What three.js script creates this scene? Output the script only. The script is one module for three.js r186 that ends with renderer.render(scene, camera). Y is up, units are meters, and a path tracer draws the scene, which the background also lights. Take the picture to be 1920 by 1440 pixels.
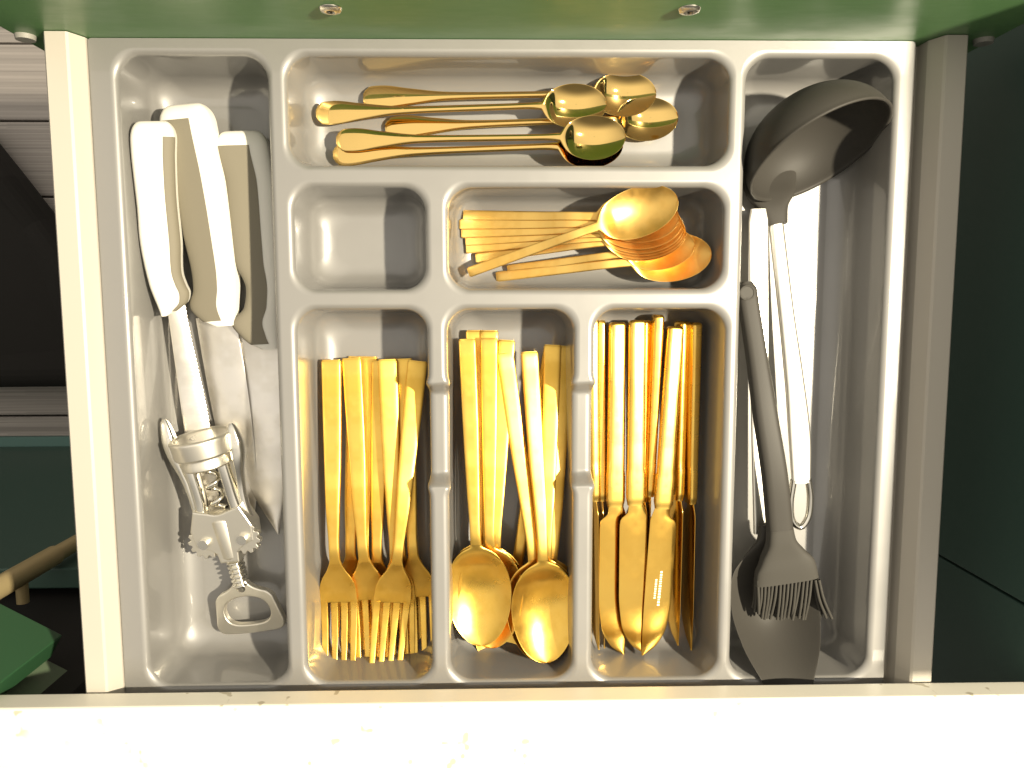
import * as THREE from 'three';
import { mergeGeometries } from 'three/addons/utils/BufferGeometryUtils.js';
import { RoundedBoxGeometry } from 'three/addons/geometries/RoundedBoxGeometry.js';

// ---------------------------------------------------------------- camera, room light, lamp, exposure
// metres; y = 0 is the flat rim of the cutlery tray, +x right, +z towards the countertop
const scene = new THREE.Scene();
const camera = new THREE.PerspectiveCamera(53.0, 4 / 3, 0.02, 20);
camera.position.set(-0.01, 0.4971, -0.0531);
camera.up.set(0.0049, -0.106, -0.9944);
camera.lookAt(-0.01 + 0.02, 0.4971 - 0.9942, -0.0531 + 0.1061);
scene.add(camera);
const renderer = new THREE.WebGLRenderer({ antialias: true });
renderer.setSize(1024, 768);
renderer.toneMapping = THREE.LinearToneMapping;
renderer.toneMappingExposure = 1.0;
renderer.shadowMap.enabled = true;

// dim warm light of the room all round: ceiling brighter than walls, floor darkest
{
  const w = 128, h = 64, d = new Float32Array(w * h * 4);
  for (let j = 0; j < h; j++) for (let i = 0; i < w; i++) {
    const el = ((j + 0.5) / h - 0.5) * Math.PI, up = Math.sin(el), dz = Math.sin(((i + 0.5) / w - 0.5) * 2 * Math.PI) * Math.cos(el);
    // the wall cupboards over the worktop (+z) are dark
    const v = (0.27 + 0.78 * THREE.MathUtils.smoothstep(up, 0.15, 0.95)) * (1 - 0.8 * THREE.MathUtils.smoothstep(dz, 0.3, 0.7)), o = (j * w + i) * 4;
    d[o] = v; d[o + 1] = v * 0.92; d[o + 2] = v * 0.79; d[o + 3] = 1;
  }
  const t = new THREE.DataTexture(d, w, h, THREE.RGBAFormat, THREE.FloatType);
  t.mapping = THREE.EquirectangularReflectionMapping; t.magFilter = THREE.LinearFilter; t.needsUpdate = true;
  scene.background = t; scene.environment = t;
}
const LAMP = new THREE.Vector3(0.74, 1.07, -0.06);

// ---------------------------------------------------------------- helpers
let seed = 7;
const rnd = () => ((seed = (seed * 16807) % 2147483647) / 2147483647);
const V = (a) => new THREE.Vector3(...a);
const sm = (x, a, b) => THREE.MathUtils.smoothstep(x, a, b);
const names = {};
function numbered(n) { names[n] = (names[n] ?? -1) + 1; return names[n] ? `${n}_${String(names[n]).padStart(3, '0')}` : n; }
function shade(o) { o.traverse((m) => { if (m.isMesh) { m.castShadow = true; m.receiveShadow = true; } }); return o; }
function tag(o, label, category, group) { o.userData = { label, category }; if (group) o.userData.group = group; return o; }
function thing(name, label, category, group) { const g = new THREE.Group(); g.name = numbered(name); scene.add(g); return tag(g, label, category, group); }
function part(name, geo, mat, parent, label) {
  const m = new THREE.Mesh(geo, mat); m.name = name; m.castShadow = m.receiveShadow = true; parent.add(m);
  if (label) m.userData.label = label;
  return m;
}
function struct(name, geo, mat) { const m = part(name, geo, mat, scene); m.userData.kind = 'structure'; return m; }
function copy(o, label) { const c = o.clone(); c.name = numbered(o.name.replace(/_\d+$/, '')); c.userData = { ...o.userData, label }; scene.add(c); return c; }
function box(x0, x1, y0, y1, z0, z1, r = 0.001) {
  const g = new RoundedBoxGeometry(x1 - x0, y1 - y0, z1 - z0, 2, r); g.translate((x0 + x1) / 2, (y0 + y1) / 2, (z0 + z1) / 2); return g;
}
// monotone cubic through keys [[s, v], ...]
function curve(keys) {
  const n = keys.length, x = keys.map((k) => k[0]), y = keys.map((k) => k[1]), d = [], m = [];
  for (let i = 0; i < n - 1; i++) d.push((y[i + 1] - y[i]) / (x[i + 1] - x[i]));
  m.push(d[0]); for (let i = 1; i < n - 1; i++) m.push(d[i - 1] * d[i] <= 0 ? 0 : 2 * d[i - 1] * d[i] / (d[i - 1] + d[i])); m.push(d[n - 2]);
  return (s) => {
    if (s <= x[0]) return y[0]; if (s >= x[n - 1]) return y[n - 1];
    let i = 0; while (s > x[i + 1]) i++;
    const h = x[i + 1] - x[i], t = (s - x[i]) / h, t2 = t * t, t3 = t2 * t;
    return y[i] * (2 * t3 - 3 * t2 + 1) + h * m[i] * (t3 - 2 * t2 + t) + y[i + 1] * (-2 * t3 + 3 * t2) + h * m[i + 1] * (t3 - t2);
  };
}
// a bar along +x: at each s a superellipse section of half width w, thickness th, centre height y, side offset z, dished by dish
function loft(ss, f, K = 32) {
  const P = ss.map((s) => {
    const q = f(s), n = q.n ?? 2, row = [];
    for (let k = 0; k < K; k++) {
      const a = (k / K) * Math.PI * 2, c = Math.cos(a), si = Math.sin(a);
      const zz = Math.sign(c) * Math.abs(c) ** (2 / n), yy = Math.sign(si) * Math.abs(si) ** (2 / n);
      row.push(new THREE.Vector3(s + (q.sx ?? 0) * zz, (q.y ?? 0) + yy * q.th / 2 * (q.edge ? 1 - q.edge * zz * zz : 1) + (q.dish ?? 0) * (zz * zz - 1) + (q.roll ?? 0) * zz * q.w, (q.z ?? 0) + zz * q.w));
    }
    return row;
  });
  const N = P.map((row, i) => row.map((p, k) => {
    const a = P[Math.min(i + 1, P.length - 1)][k].clone().sub(P[Math.max(i - 1, 0)][k]), b = row[(k + 1) % K].clone().sub(row[(k + K - 1) % K]);
    return a.cross(b).normalize();
  }));
  return { P, N, K };
}
// mesh rows i0..i1 of a loft, columns k0..k1 (a closed ring by default), pushed out by off
function cut(L, i0, i1, { k0 = 0, k1 = L.K, off = 0, capA = true, capB = true } = {}) {
  const pos = [], nor = [], uv = [], idx = [], cols = k1 - k0 + 1;
  for (let i = i0; i <= i1; i++) for (let c = 0; c < cols; c++) {
    const k = (k0 + c) % L.K, p = L.P[i][k].clone().addScaledVector(L.N[i][k], off), n = L.N[i][k];
    pos.push(p.x, p.y, p.z); nor.push(n.x, n.y, n.z); uv.push(p.x, p.z);
  }
  for (let i = 0; i < i1 - i0; i++) for (let c = 0; c < cols - 1; c++) {
    const a = i * cols + c, b = a + 1, d = a + cols, e = d + 1;
    idx.push(a, d, b, b, d, e);
  }
  const cap = (i, dir) => {
    const o = pos.length / 3, c = new THREE.Vector3();
    for (let k = 0; k < L.K; k++) c.add(L.P[i][k]); c.multiplyScalar(1 / L.K);
    const t = L.P[i][0].clone().sub(c).cross(L.P[i][Math.floor(L.K / 4)].clone().sub(c)).normalize();
    if (t.x * dir < 0) t.negate();
    pos.push(c.x, c.y, c.z); nor.push(t.x, t.y, t.z); uv.push(c.x, c.z);
    for (let k = 0; k < L.K; k++) { const p = L.P[i][k]; pos.push(p.x, p.y, p.z); nor.push(t.x, t.y, t.z); uv.push(p.x, p.z); }
    for (let k = 0; k < L.K; k++) { const a = o + 1 + k, b = o + 1 + (k + 1) % L.K; dir > 0 ? idx.push(o, b, a) : idx.push(o, a, b); }
  };
  if (k1 - k0 === L.K) { if (capA) cap(i0, -1); if (capB) cap(i1, 1); }
  const g = new THREE.BufferGeometry();
  g.setAttribute('position', new THREE.Float32BufferAttribute(pos, 3)); g.setAttribute('normal', new THREE.Float32BufferAttribute(nor, 3));
  g.setAttribute('uv', new THREE.Float32BufferAttribute(uv, 2)); g.setIndex(idx); return g;
}
const span = (a, b, n) => Array.from({ length: n + 1 }, (_, i) => a + (b - a) * i / n);
const tipSpan = (a, b, n) => Array.from({ length: n + 1 }, (_, i) => a + (b - a) * Math.sin(i / n * Math.PI / 2));
function tube(pts, r, seg = 40, rad = 12, closed = false) { return new THREE.TubeGeometry(new THREE.CatmullRomCurve3(pts.map(V), closed), seg, r, rad, closed); }
// lay a thing whose own axis runs 0..len along +x from point a to point b, rolled about that axis
function lay(o, a, b, len, roll = 0) {
  const A = V(a), B = V(b), X = B.clone().sub(A), L = X.length(); X.normalize();
  const Zv = X.clone().cross(new THREE.Vector3(0, 1, 0)).normalize(), Y = Zv.clone().cross(X);
  o.position.copy(A); o.quaternion.setFromRotationMatrix(new THREE.Matrix4().makeBasis(X, Y, Zv)).multiply(new THREE.Quaternion().setFromAxisAngle(new THREE.Vector3(1, 0, 0), roll));
  o.scale.setScalar(L / len); return o;
}

// ---------------------------------------------------------------- materials
const lin = (r, g, b) => new THREE.Color().setRGB(r, g, b);
function noise(n, f) { // tiling value noise in several octaves -> 0..1 grid
  const a = new Float32Array(n * n); let amp = 1, tot = 0;
  for (const c of f) {
    const g = Array.from({ length: c * c }, rnd);
    for (let j = 0; j < n; j++) for (let i = 0; i < n; i++) {
      const x = i / n * c, y = j / n * c, x0 = Math.floor(x), y0 = Math.floor(y), u = sm(x - x0, 0, 1), v = sm(y - y0, 0, 1), x1 = (x0 + 1) % c, y1 = (y0 + 1) % c;
      a[j * n + i] += amp * ((g[y0 * c + x0] * (1 - u) + g[y0 * c + x1] * u) * (1 - v) + (g[y1 * c + x0] * (1 - u) + g[y1 * c + x1] * u) * v);
    }
    tot += amp; amp *= 0.6;
  }
  return a.map((v) => v / tot);
}
function tex(n, fn, rep, srgb) {
  const d = new Uint8Array(n * n * 4);
  for (let i = 0; i < n * n; i++) { const c = fn(i % n, Math.floor(i / n), i); d[i * 4] = c[0] * 255; d[i * 4 + 1] = c[1] * 255; d[i * 4 + 2] = c[2] * 255; d[i * 4 + 3] = 255; }
  const t = new THREE.DataTexture(d, n, n); t.wrapS = t.wrapT = THREE.RepeatWrapping; t.magFilter = THREE.LinearFilter; t.repeat.set(...rep);
  if (srgb) t.colorSpace = THREE.SRGBColorSpace; t.needsUpdate = true; return t;
}
const n1 = noise(256, [4, 9, 20, 45]), n2 = noise(256, [10, 30, 90]);
const scuff = (lo, hi, rep, a = n1) => tex(256, (x, y, i) => { const v = lo + (hi - lo) * sm(a[i], 0.3, 0.7); return [v, v, v]; }, rep);
const mott = (c0, c1, rep, a = n1) => tex(256, (x, y, i) => { const t = sm(a[i], 0.32, 0.68); return [0, 1, 2].map((k) => c0[k] + (c1[k] - c0[k]) * t); }, rep, true);
const scratch = (() => { // fine random scratches, mostly along the tray
  const n = 512, a = new Float32Array(n * n).fill(0.5);
  for (let q = 0; q < 260; q++) {
    let x = rnd() * n, y = rnd() * n; const t = (rnd() < 0.65 ? 0.5 : rnd() * 2) * Math.PI + (rnd() - 0.5) * 0.7, l = 15 + rnd() * 110, d = 0.15 + rnd() * 0.35, b = (rnd() - 0.5) * 0.01;
    for (let k = 0; k < l; k++) { a[((y | 0) + n) % n * n + ((x | 0) + n) % n] -= d * Math.sin(k / l * Math.PI); x = (x + Math.cos(t + b * k) + n) % n; y = (y + Math.sin(t + b * k) + n) % n; }
  }
  return tex(n, (x, y, i) => { const v = Math.max(0, Math.min(1, a[i] + 0.12 * (n2[(y % 256) * 256 + x % 256] - 0.5))); return [v, v, v]; }, [6, 6]);
})();
const M = {};
M.tray = new THREE.MeshPhysicalMaterial({ color: lin(0.19, 0.184, 0.174), ior: 1.85, roughness: 1, roughnessMap: scuff(0.38, 0.46, [7, 7]), clearcoat: 0.9, clearcoatRoughness: 0.05, bumpMap: scratch, bumpScale: 0.000018 });
M.steelWhite = new THREE.MeshPhysicalMaterial({ color: lin(0.47, 0.435, 0.375), roughness: 0.45 });
M.drawerBase = new THREE.MeshStandardMaterial({ color: lin(0.45, 0.43, 0.40), roughness: 0.6 });
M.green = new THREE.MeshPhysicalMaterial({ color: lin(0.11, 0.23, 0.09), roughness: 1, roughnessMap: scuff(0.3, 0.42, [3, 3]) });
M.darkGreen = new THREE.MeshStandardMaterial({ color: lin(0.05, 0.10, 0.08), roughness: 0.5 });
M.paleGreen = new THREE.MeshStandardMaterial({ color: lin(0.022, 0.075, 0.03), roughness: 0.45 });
M.screw = new THREE.MeshStandardMaterial({ color: lin(0.9, 0.86, 0.75), metalness: 1, roughness: 0.25 });
M.pad = new THREE.MeshStandardMaterial({ color: lin(0.28, 0.27, 0.24), roughness: 0.6 });
M.goldMatte = new THREE.MeshPhysicalMaterial({ map: mott([0.965, 0.80, 0.40], [0.925, 0.75, 0.34], [14, 14]), metalness: 1, roughness: 1, roughnessMap: scuff(0.38, 0.46, [16, 16]) });
M.goldWarm = new THREE.MeshPhysicalMaterial({ map: mott([0.945, 0.785, 0.45], [0.90, 0.73, 0.39], [14, 14]), metalness: 1, roughness: 1, roughnessMap: scuff(0.36, 0.46, [16, 16]) });
M.goldPolish = new THREE.MeshPhysicalMaterial({ color: lin(0.96, 0.66, 0.23), metalness: 1, roughness: 0.05 });
M.goldKnife = new THREE.MeshPhysicalMaterial({ map: mott([0.955, 0.79, 0.40], [0.93, 0.755, 0.36], [9, 9]), metalness: 1, roughness: 1, roughnessMap: scuff(0.25, 0.33, [14, 14]) });
M.goldHead = M.goldMatte.clone(); M.goldHead.roughnessMap = scuff(0.27, 0.35, [16, 16]);
M.goldBlade = M.goldKnife.clone(); M.goldBlade.map = mott([0.92, 0.75, 0.37], [0.895, 0.72, 0.34], [9, 9]); M.goldBlade.roughnessMap = scuff(0.13, 0.22, [11, 11]);
M.etch = new THREE.MeshStandardMaterial({ color: lin(0.95, 0.85, 0.62), metalness: 0.3, roughness: 0.7 });
M.blade = new THREE.MeshPhysicalMaterial({ map: mott([0.94, 0.925, 0.9], [0.88, 0.86, 0.82], [9, 9]), metalness: 1, roughness: 1, roughnessMap: scuff(0.36, 0.48, [10, 10]) });
M.white = new THREE.MeshPhysicalMaterial({ color: lin(0.8, 0.78, 0.71), roughness: 0.4 });
M.grip = new THREE.MeshStandardMaterial({ color: lin(0.19, 0.17, 0.125), roughness: 0.75 });
M.chrome = new THREE.MeshPhysicalMaterial({ color: lin(0.88, 0.85, 0.76), metalness: 1, roughness: 0.14 });
M.satin = new THREE.MeshPhysicalMaterial({ color: lin(0.85, 0.81, 0.71), metalness: 1, roughness: 0.36 });
M.nylon = new THREE.MeshPhysicalMaterial({ color: lin(0.042, 0.039, 0.034), roughness: 0.5, specularIntensity: 0.4, bumpMap: scuff(0, 1, [160, 160], n2), bumpScale: 0.000012 });
M.silicone = new THREE.MeshPhysicalMaterial({ color: lin(0.048, 0.045, 0.039), roughness: 0.55, specularIntensity: 0.4 });
M.steel = new THREE.MeshPhysicalMaterial({ color: lin(0.82, 0.8, 0.74), metalness: 1, roughness: 0.36 });
M.brass = new THREE.MeshStandardMaterial({ color: lin(0.6, 0.47, 0.24), metalness: 0.45, roughness: 0.45 });
M.black = new THREE.MeshStandardMaterial({ color: lin(0.008, 0.0065, 0.005), roughness: 0.9 });

// ---------------------------------------------------------------- the setting
{
  const floor = new THREE.Group(); floor.name = 'floor'; floor.userData.kind = 'structure'; scene.add(floor);
  const grain = (s) => tex(256, (x, y, i) => {
    const g = n1[((y * 2 + s * 37) % 256) * 256 + (Math.floor(x * 0.25) + s * 50) % 256], v = 0.62 + 0.16 * (sm(g, 0.3, 0.7) - 0.5) - (g > 0.66 ? 0.12 : 0);
    return [v, v * 0.955, v * 0.92];
  }, [1.1, 1.6], true);
  const mats = [0, 1, 2].map((s) => new THREE.MeshStandardMaterial({ map: grain(s), roughness: 0.6 }));
  for (let j = 0; j < 9; j++) for (let i = 0; i < 2; i++) {
    const g = box(-1.65 + i * 1.2 + (j % 3) * 0.22, -0.453 + i * 1.2 + (j % 3) * 0.22, -0.85, -0.83, -0.72 + j * 0.123, -0.72 + j * 0.123 + 0.12, 0.002);
    part('floor_plank', g, mats[(i + j) % 3], floor);
  }
  part('subfloor', box(-1.9, 1.4, -0.87, -0.852, -0.9, 0.5), M.black, floor);
}
// worktop along the bottom of the picture
const marble = (() => {
  const n = 1024, cv = noise(n, [2, 5, 48]), sp = noise(n, [60, 150]), wob = noise(n, [5, 12, 30]);
  const d = tex(n, (x, y, i) => {
    const ridge = Math.abs(cv[i] - 0.5), vein = (1 - sm(ridge, 0.0, 0.012)) * sm(wob[i], 0.5, 0.6) * sm(sp[i], 0.42, 0.55), fleck = sm(sp[i], 0.76, 0.82) * sm(wob[i], 0.52, 0.62);
    const m = Math.min(1, 0.8 * vein * sm(wob[(i + 5000) % (n * n)], 0.48, 0.56) + 0.5 * fleck), c = [0.9, 0.885, 0.83], v = [0.55, 0.5, 0.4];
    return c.map((q, k) => q + (v[k] - q) * m);
  }, [2.2, 2.2], true);
  return new THREE.MeshPhysicalMaterial({ map: d, roughness: 0.32 });
})();
{
  const w = thing('countertop', 'cream veined stone countertop across the front of the picture', 'countertop');
  const g = box(-1.3, 0.343, 0.014, 0.034, 0.199, 0.82, 0.0025), p = g.attributes.position, nn = g.attributes.normal, uv = [];
  for (let i = 0; i < p.count; i++) uv.push(p.getX(i) + 0.13, Math.abs(nn.getZ(i)) > 0.7 ? p.getY(i) + 0.416 : p.getZ(i) + 0.02);
  g.setAttribute('uv', new THREE.Float32BufferAttribute(uv, 2)); part('slab', g, marble, w);
}
// right: tall cabinet whose unlit side closes the view
{
  const c = thing('tall_cabinet', 'dark green cabinet side in shadow along the right edge', 'cabinet');
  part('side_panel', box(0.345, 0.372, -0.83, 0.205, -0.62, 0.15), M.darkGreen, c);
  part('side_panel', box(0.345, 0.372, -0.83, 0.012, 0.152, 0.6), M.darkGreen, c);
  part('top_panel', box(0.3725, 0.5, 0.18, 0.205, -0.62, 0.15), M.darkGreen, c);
}
// left: base cabinet under the worktop, with a brass bar handle and a door ajar
{
  const c = thing('base_cabinet', 'dark green lower cabinet front at the left, below the countertop', 'cabinet');
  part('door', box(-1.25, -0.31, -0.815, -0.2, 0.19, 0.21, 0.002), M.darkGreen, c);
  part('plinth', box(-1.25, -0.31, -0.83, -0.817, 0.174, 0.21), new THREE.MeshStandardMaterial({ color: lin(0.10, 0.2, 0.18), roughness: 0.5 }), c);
  part('carcass', box(-1.25, -0.31, -0.83, 0.0, 0.22, 0.5), M.black, c);
  let h;
  const cy = (r, y0, y1) => { const g = new THREE.CylinderGeometry(r, r, y1 - y0, 24); g.translate(-0.418, (y0 + y1) / 2, 0.178); return g; };
  h = part('handle', cy(0.0075, -0.42, -0.1), M.brass, c, 'round brass bar handle');
  part('sleeve', cy(0.0092, -0.2, -0.09), M.brass, h);
  for (const y of [-0.15, -0.38]) { const g = new THREE.CylinderGeometry(0.005, 0.005, 0.03, 16); g.rotateX(Math.PI / 2); g.translate(-0.418, y, 0.188); part('stand_off', g, M.brass, h); }
  const slab = (name, a, b, y0, y1, t, mat, label) => { // upright slab whose near face runs from a to b
    const A = V(a), B = V(b), L = A.distanceTo(B), g = new RoundedBoxGeometry(L, y1 - y0, t, 2, 0.0012);
    g.translate(L / 2, (y0 + y1) / 2, -t / 2); const m = new THREE.Mesh(g, mat); m.name = name; m.castShadow = m.receiveShadow = true;
    m.position.set(A.x, 0, A.z); m.rotation.y = -Math.atan2(B.z - A.z, B.x - A.x); return m;
  };
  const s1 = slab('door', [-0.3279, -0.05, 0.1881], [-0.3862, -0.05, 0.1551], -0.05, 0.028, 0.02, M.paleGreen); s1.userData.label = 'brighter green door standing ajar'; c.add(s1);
  const s2 = slab('shelf', [-0.3212, -0.06, 0.2259], [-0.3573, -0.06, 0.2054], -0.06, -0.01, 0.013, new THREE.MeshStandardMaterial({ color: lin(0.12, 0.17, 0.1), roughness: 0.5 })); c.add(s2);
  c.add(slab('carcass_edge', [-0.3218, -0.061, 0.2331], [-0.3413, -0.061, 0.2228], -0.061, -0.012, 0.02, M.steelWhite));
}
// black cloth lying on the floor
{
  const s = new THREE.Shape([[-1.1, 0.33], [-0.85, 0.31], [-0.79, 0.235], [-0.75, 0.17], [-0.70, 0.1], [-0.69, -0.02], [-0.7, -0.052], [-1.1, -0.055]].map((p) => new THREE.Vector2(...p)));
  const g = new THREE.ExtrudeGeometry(s, { depth: 0.03, bevelEnabled: true, bevelSize: 0.03, bevelThickness: 0.03, bevelSegments: 5, curveSegments: 10 });
  g.rotateX(-Math.PI / 2); g.translate(0, -0.828 + 0.03, 0);
  const p = g.attributes.position;
  for (let i = 0; i < p.count; i++) p.setY(i, p.getY(i) + 0.012 * Math.sin(p.getX(i) * 31) * Math.cos(p.getZ(i) * 23));
  g.computeVertexNormals();
  const t = thing('floor_cushion', 'black soft cushion lying on the grey wooden floor at left', 'cushion'); part('cover', g, M.black, t);
}
// lamp out of frame, up to the right: the one strong light
{
  const t = thing('pendant_lamp', 'small warm spotlight hanging above right of the drawer', 'lamp');
  t.position.copy(LAMP); const dir = new THREE.Vector3(0.0, -0.03, 0).sub(LAMP).normalize(); t.quaternion.setFromUnitVectors(new THREE.Vector3(0, -1, 0), dir);
  part('lamp_shade', new THREE.LatheGeometry([[0.0, 0.11], [0.03, 0.11], [0.036, 0.1], [0.038, 0.02], [0.036, 0.02], [0.034, 0.095], [0, 0.1]].map((p) => new THREE.Vector2(...p)), 32), M.satin, t);
  const b = new THREE.CylinderGeometry(0.02, 0.02, 0.006, 32); b.translate(0, 0.03, 0);
  part('bulb', b, new THREE.MeshStandardMaterial({ color: 0xffffff, emissive: lin(1, 0.85, 0.6), emissiveIntensity: 6 }), t);
  const s = new THREE.SpotLight(lin(1, 0.89, 0.68), 16, 0, 0.75, 0.6, 2); s.position.copy(LAMP).addScaledVector(dir, 0.0); s.target.position.set(0, -0.03, 0);
  s.castShadow = true; s.shadow.radius = 1.1; s.shadow.mapSize.set(2048, 2048); s.name = 'lamp_light'; scene.add(s, s.target);
}

// ---------------------------------------------------------------- the drawer
{
  const d = thing('drawer', 'open kitchen drawer with white steel sides and a green front', 'drawer');
  const front = part('front_panel', box(-0.302, 0.302, -0.095, 0.072, -0.236, -0.215, 0.0015), M.green, d);
  for (const [x, y] of [[-0.1008, 0.0493], [0.0983, 0.0511]]) {
    const g = new THREE.LatheGeometry([[0, 0.0012], [0.002, 0.0012], [0.0025, 0.0022], [0.0055, 0.0016], [0.0062, 0]].map((p) => new THREE.Vector2(...p)).reverse(), 28);
    g.rotateX(Math.PI / 2); g.translate(x, y, -0.2148);
    const slot = [box(x - 0.0028, x + 0.0028, y - 0.0005, y + 0.0005, -0.2136, -0.2131, 0.0002), box(x - 0.0005, x + 0.0005, y - 0.0028, y + 0.0028, -0.2136, -0.213, 0.0002)];
    const sc = part('screw', g, M.screw, front); part('cross_slot', mergeGeometries(slot), M.black, sc);
  }
  for (const x of [-0.2955, 0.2945]) { const g = new THREE.CylinderGeometry(0.0055, 0.006, 0.003, 24); g.rotateX(Math.PI / 2); g.translate(x, 0.003, -0.2137); part('bumper', g, M.pad, front); }
  for (const s of [-1, 1]) { // pressed steel sides: flat top, sloping shoulder, upright inner face
    const sh = new THREE.Shape([[0.2802, -0.075], [0.2802, 0.0108], [0.279, 0.012], [0.2668, 0.012], [0.2654, 0.0108], [0.2606, 0.001], [0.2602, -0.0095], [0.2595, -0.0105], [0.255, -0.0108], [0.255, -0.075]].map((p) => new THREE.Vector2(p[0] * s, p[1])));
    const g = new THREE.ExtrudeGeometry(sh, { depth: 0.46, bevelEnabled: false }); g.translate(0, 0, -0.2146);
    part('side_wall', g, M.steelWhite, d);
  }
  part('drawer_base', box(-0.28, 0.28, -0.09, -0.076, -0.2146, 0.245), M.drawerBase, d);
}

// ---------------------------------------------------------------- the cutlery tray
const BAYS = {
  A: [-0.2468, -0.1482, -0.2085, 0.206, 0.053], B: [-0.1427, 0.1405, -0.2085, -0.1355, 0.047], C: [0.1447, 0.2448, -0.2085, 0.206, 0.053],
  D: [-0.1412, -0.0515, -0.1287, -0.0578, 0.047], E: [-0.0435, 0.1391, -0.1287, -0.0578, 0.047],
  F: [-0.1416, -0.0512, -0.0518, 0.2055, 0.053], G: [-0.0452, 0.0434, -0.0518, 0.2055, 0.053], H: [0.0502, 0.1422, -0.0518, 0.2055, 0.053],
};
{
  const tray = thing('cutlery_tray', 'glossy silver grey plastic cutlery tray with eight compartments', 'cutlery tray');
  const dip = (x, y, z) => { // lowered stretch of the two walls between forks, spoons and knives, with a small knob at either end
    const dx = Math.abs(x + 0.0482) < Math.abs(x - 0.0468) ? x + 0.0482 : x - 0.0468; if (Math.abs(dx) > 0.0135) return [x, y];
    const w = sm(z, -0.001, 0.0075) * (1 - sm(z, 0.0605, 0.069)), hold = Math.max(0, 1 + y / 0.044);
    const knob = Math.exp(-(((z + 0.0005) / 0.0035) ** 2)) + Math.exp(-(((z - 0.0685) / 0.0035) ** 2));
    return [x + Math.sign(dx) * 0.0016 * knob * hold ** 3, y - 0.0125 * w * hold];
  };
  const loop = (x0, x1, z0, z1, R, nx, nz) => {
    const pts = [], arc = (cx, cz, a) => { for (let i = 0; i < 10; i++) { const t = a + i / 10 * Math.PI / 2; pts.push([cx + R * Math.cos(t), cz + R * Math.sin(t)]); } };
    const side = (ax, az, bx, bz, n) => { for (let i = 0; i < n; i++) pts.push([ax + (bx - ax) * i / n, az + (bz - az) * i / n]); };
    arc(x1 - R, z1 - R, 0); side(x1 - R, z1, x0 + R, z1, nx); arc(x0 + R, z1 - R, Math.PI / 2); side(x0, z1 - R, x0, z0 + R, nz);
    arc(x0 + R, z0 + R, Math.PI); side(x0 + R, z0, x1 - R, z0, nx); arc(x1 - R, z0 + R, Math.PI * 1.5); side(x1, z0 + R, x1, z1 - R, nz);
    return pts;
  };
  const profile = (D) => { // [inset, depth] from rim to floor
    const p = [], r1 = 0.0044, r2 = 0.016, dr = 0.06, a0 = Math.atan(dr);
    for (let i = 0; i <= 8; i++) { const t = i / 8 * (Math.PI / 2 - a0); p.push([r1 * Math.sin(t), -r1 * (1 - Math.cos(t))]); }
    const [tx, ty] = p[8], yb = -D + r2 * (1 - Math.sin(a0));
    for (let i = 1; i <= 16; i++) p.push([tx + dr * (ty - yb) * i / 16, ty + (yb - ty) * i / 16]);
    const [bx] = p[24], cx = bx + r2 * Math.cos(a0);
    for (let i = 1; i <= 10; i++) { const t = a0 + i / 10 * (Math.PI / 2 - a0); p.push([cx - r2 * Math.cos(t), -D + r2 * (1 - Math.sin(t))]); }
    return p;
  };
  const holes = {}, nx = 24, E0 = 0.0009;
  for (const [key, [x0, x1, z0, z1, D]] of Object.entries(BAYS)) {
    const prof = profile(D), nz = Math.max(16, Math.round((z1 - z0) / 0.0016)), rings = [];
    for (const [t, y] of prof) rings.push(loop(x0 + t - E0, x1 - t + E0, z0 + t - E0, z1 - t + E0, 0.0152 - 0.12 * t, nx, nz).map(([x, z]) => [...dip(x, y, z), z]));
    const n = rings[0].length, pos = [], idx = [], uv = [], floorIdx = [];
    rings.forEach((r) => r.forEach((p) => { pos.push(...p); uv.push(p[0] + p[1] * 0.6, p[2] + p[1] * 0.6); }));
    for (let i = 0; i < rings.length - 1; i++) for (let k = 0; k < n; k++) { const a = i * n + k, b = i * n + (k + 1) % n, c = a + n, d = b + n; idx.push(a, b, c, b, d, c); }
    const last = (rings.length - 1) * n, fl = THREE.ShapeUtils.triangulateShape(rings[rings.length - 1].map((p) => new THREE.Vector2(p[0], p[2])), []);
    const lp = rings[rings.length - 1]; // same turn as the walls: seen from above, counter to a loop that runs +x to +z
    for (const [a, b, c] of fl) { const ny = (lp[b][2] - lp[a][2]) * (lp[c][0] - lp[a][0]) - (lp[b][0] - lp[a][0]) * (lp[c][2] - lp[a][2]); ny > 0 ? floorIdx.push(last + a, last + b, last + c) : floorIdx.push(last + a, last + c, last + b); }
    const g = new THREE.BufferGeometry(); g.setAttribute('position', new THREE.Float32BufferAttribute(pos, 3)); g.setAttribute('uv', new THREE.Float32BufferAttribute(uv, 2)); g.setIndex(idx); g.computeVertexNormals();
    const nn = g.attributes.normal;
    if (nn.getY(last - n) < 0) { for (let i = 0; i < idx.length; i += 3) [idx[i], idx[i + 1]] = [idx[i + 1], idx[i]]; }
    idx.push(...floorIdx); g.setIndex(idx); g.computeVertexNormals();
    const N = g.attributes.normal; rings[0].forEach((p, k) => { if (p[1] > -0.00005) N.setXYZ(k, 0, 1, 0); }); for (let k = 0; k < n; k++) N.setXYZ(last + k, 0, 1, 0);
    part('compartment', g, M.tray, tray); holes[key] = rings[0];
  }
  const outer = loop(-0.2592, 0.2528, -0.2147, 0.226, 0.002, 120, 140), all = [...outer.map(([x, z]) => [x, 0, z])];
  // the three long bays share one opening in the flat rim; the two walls between them are laid as strips
  const nzF = Math.round(0.2573 / 0.0016), c1 = 20 + nx + nzF, c0 = 20 + nx, rt = 40 + 2 * nx + nzF, { F, G, H } = holes;
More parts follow.
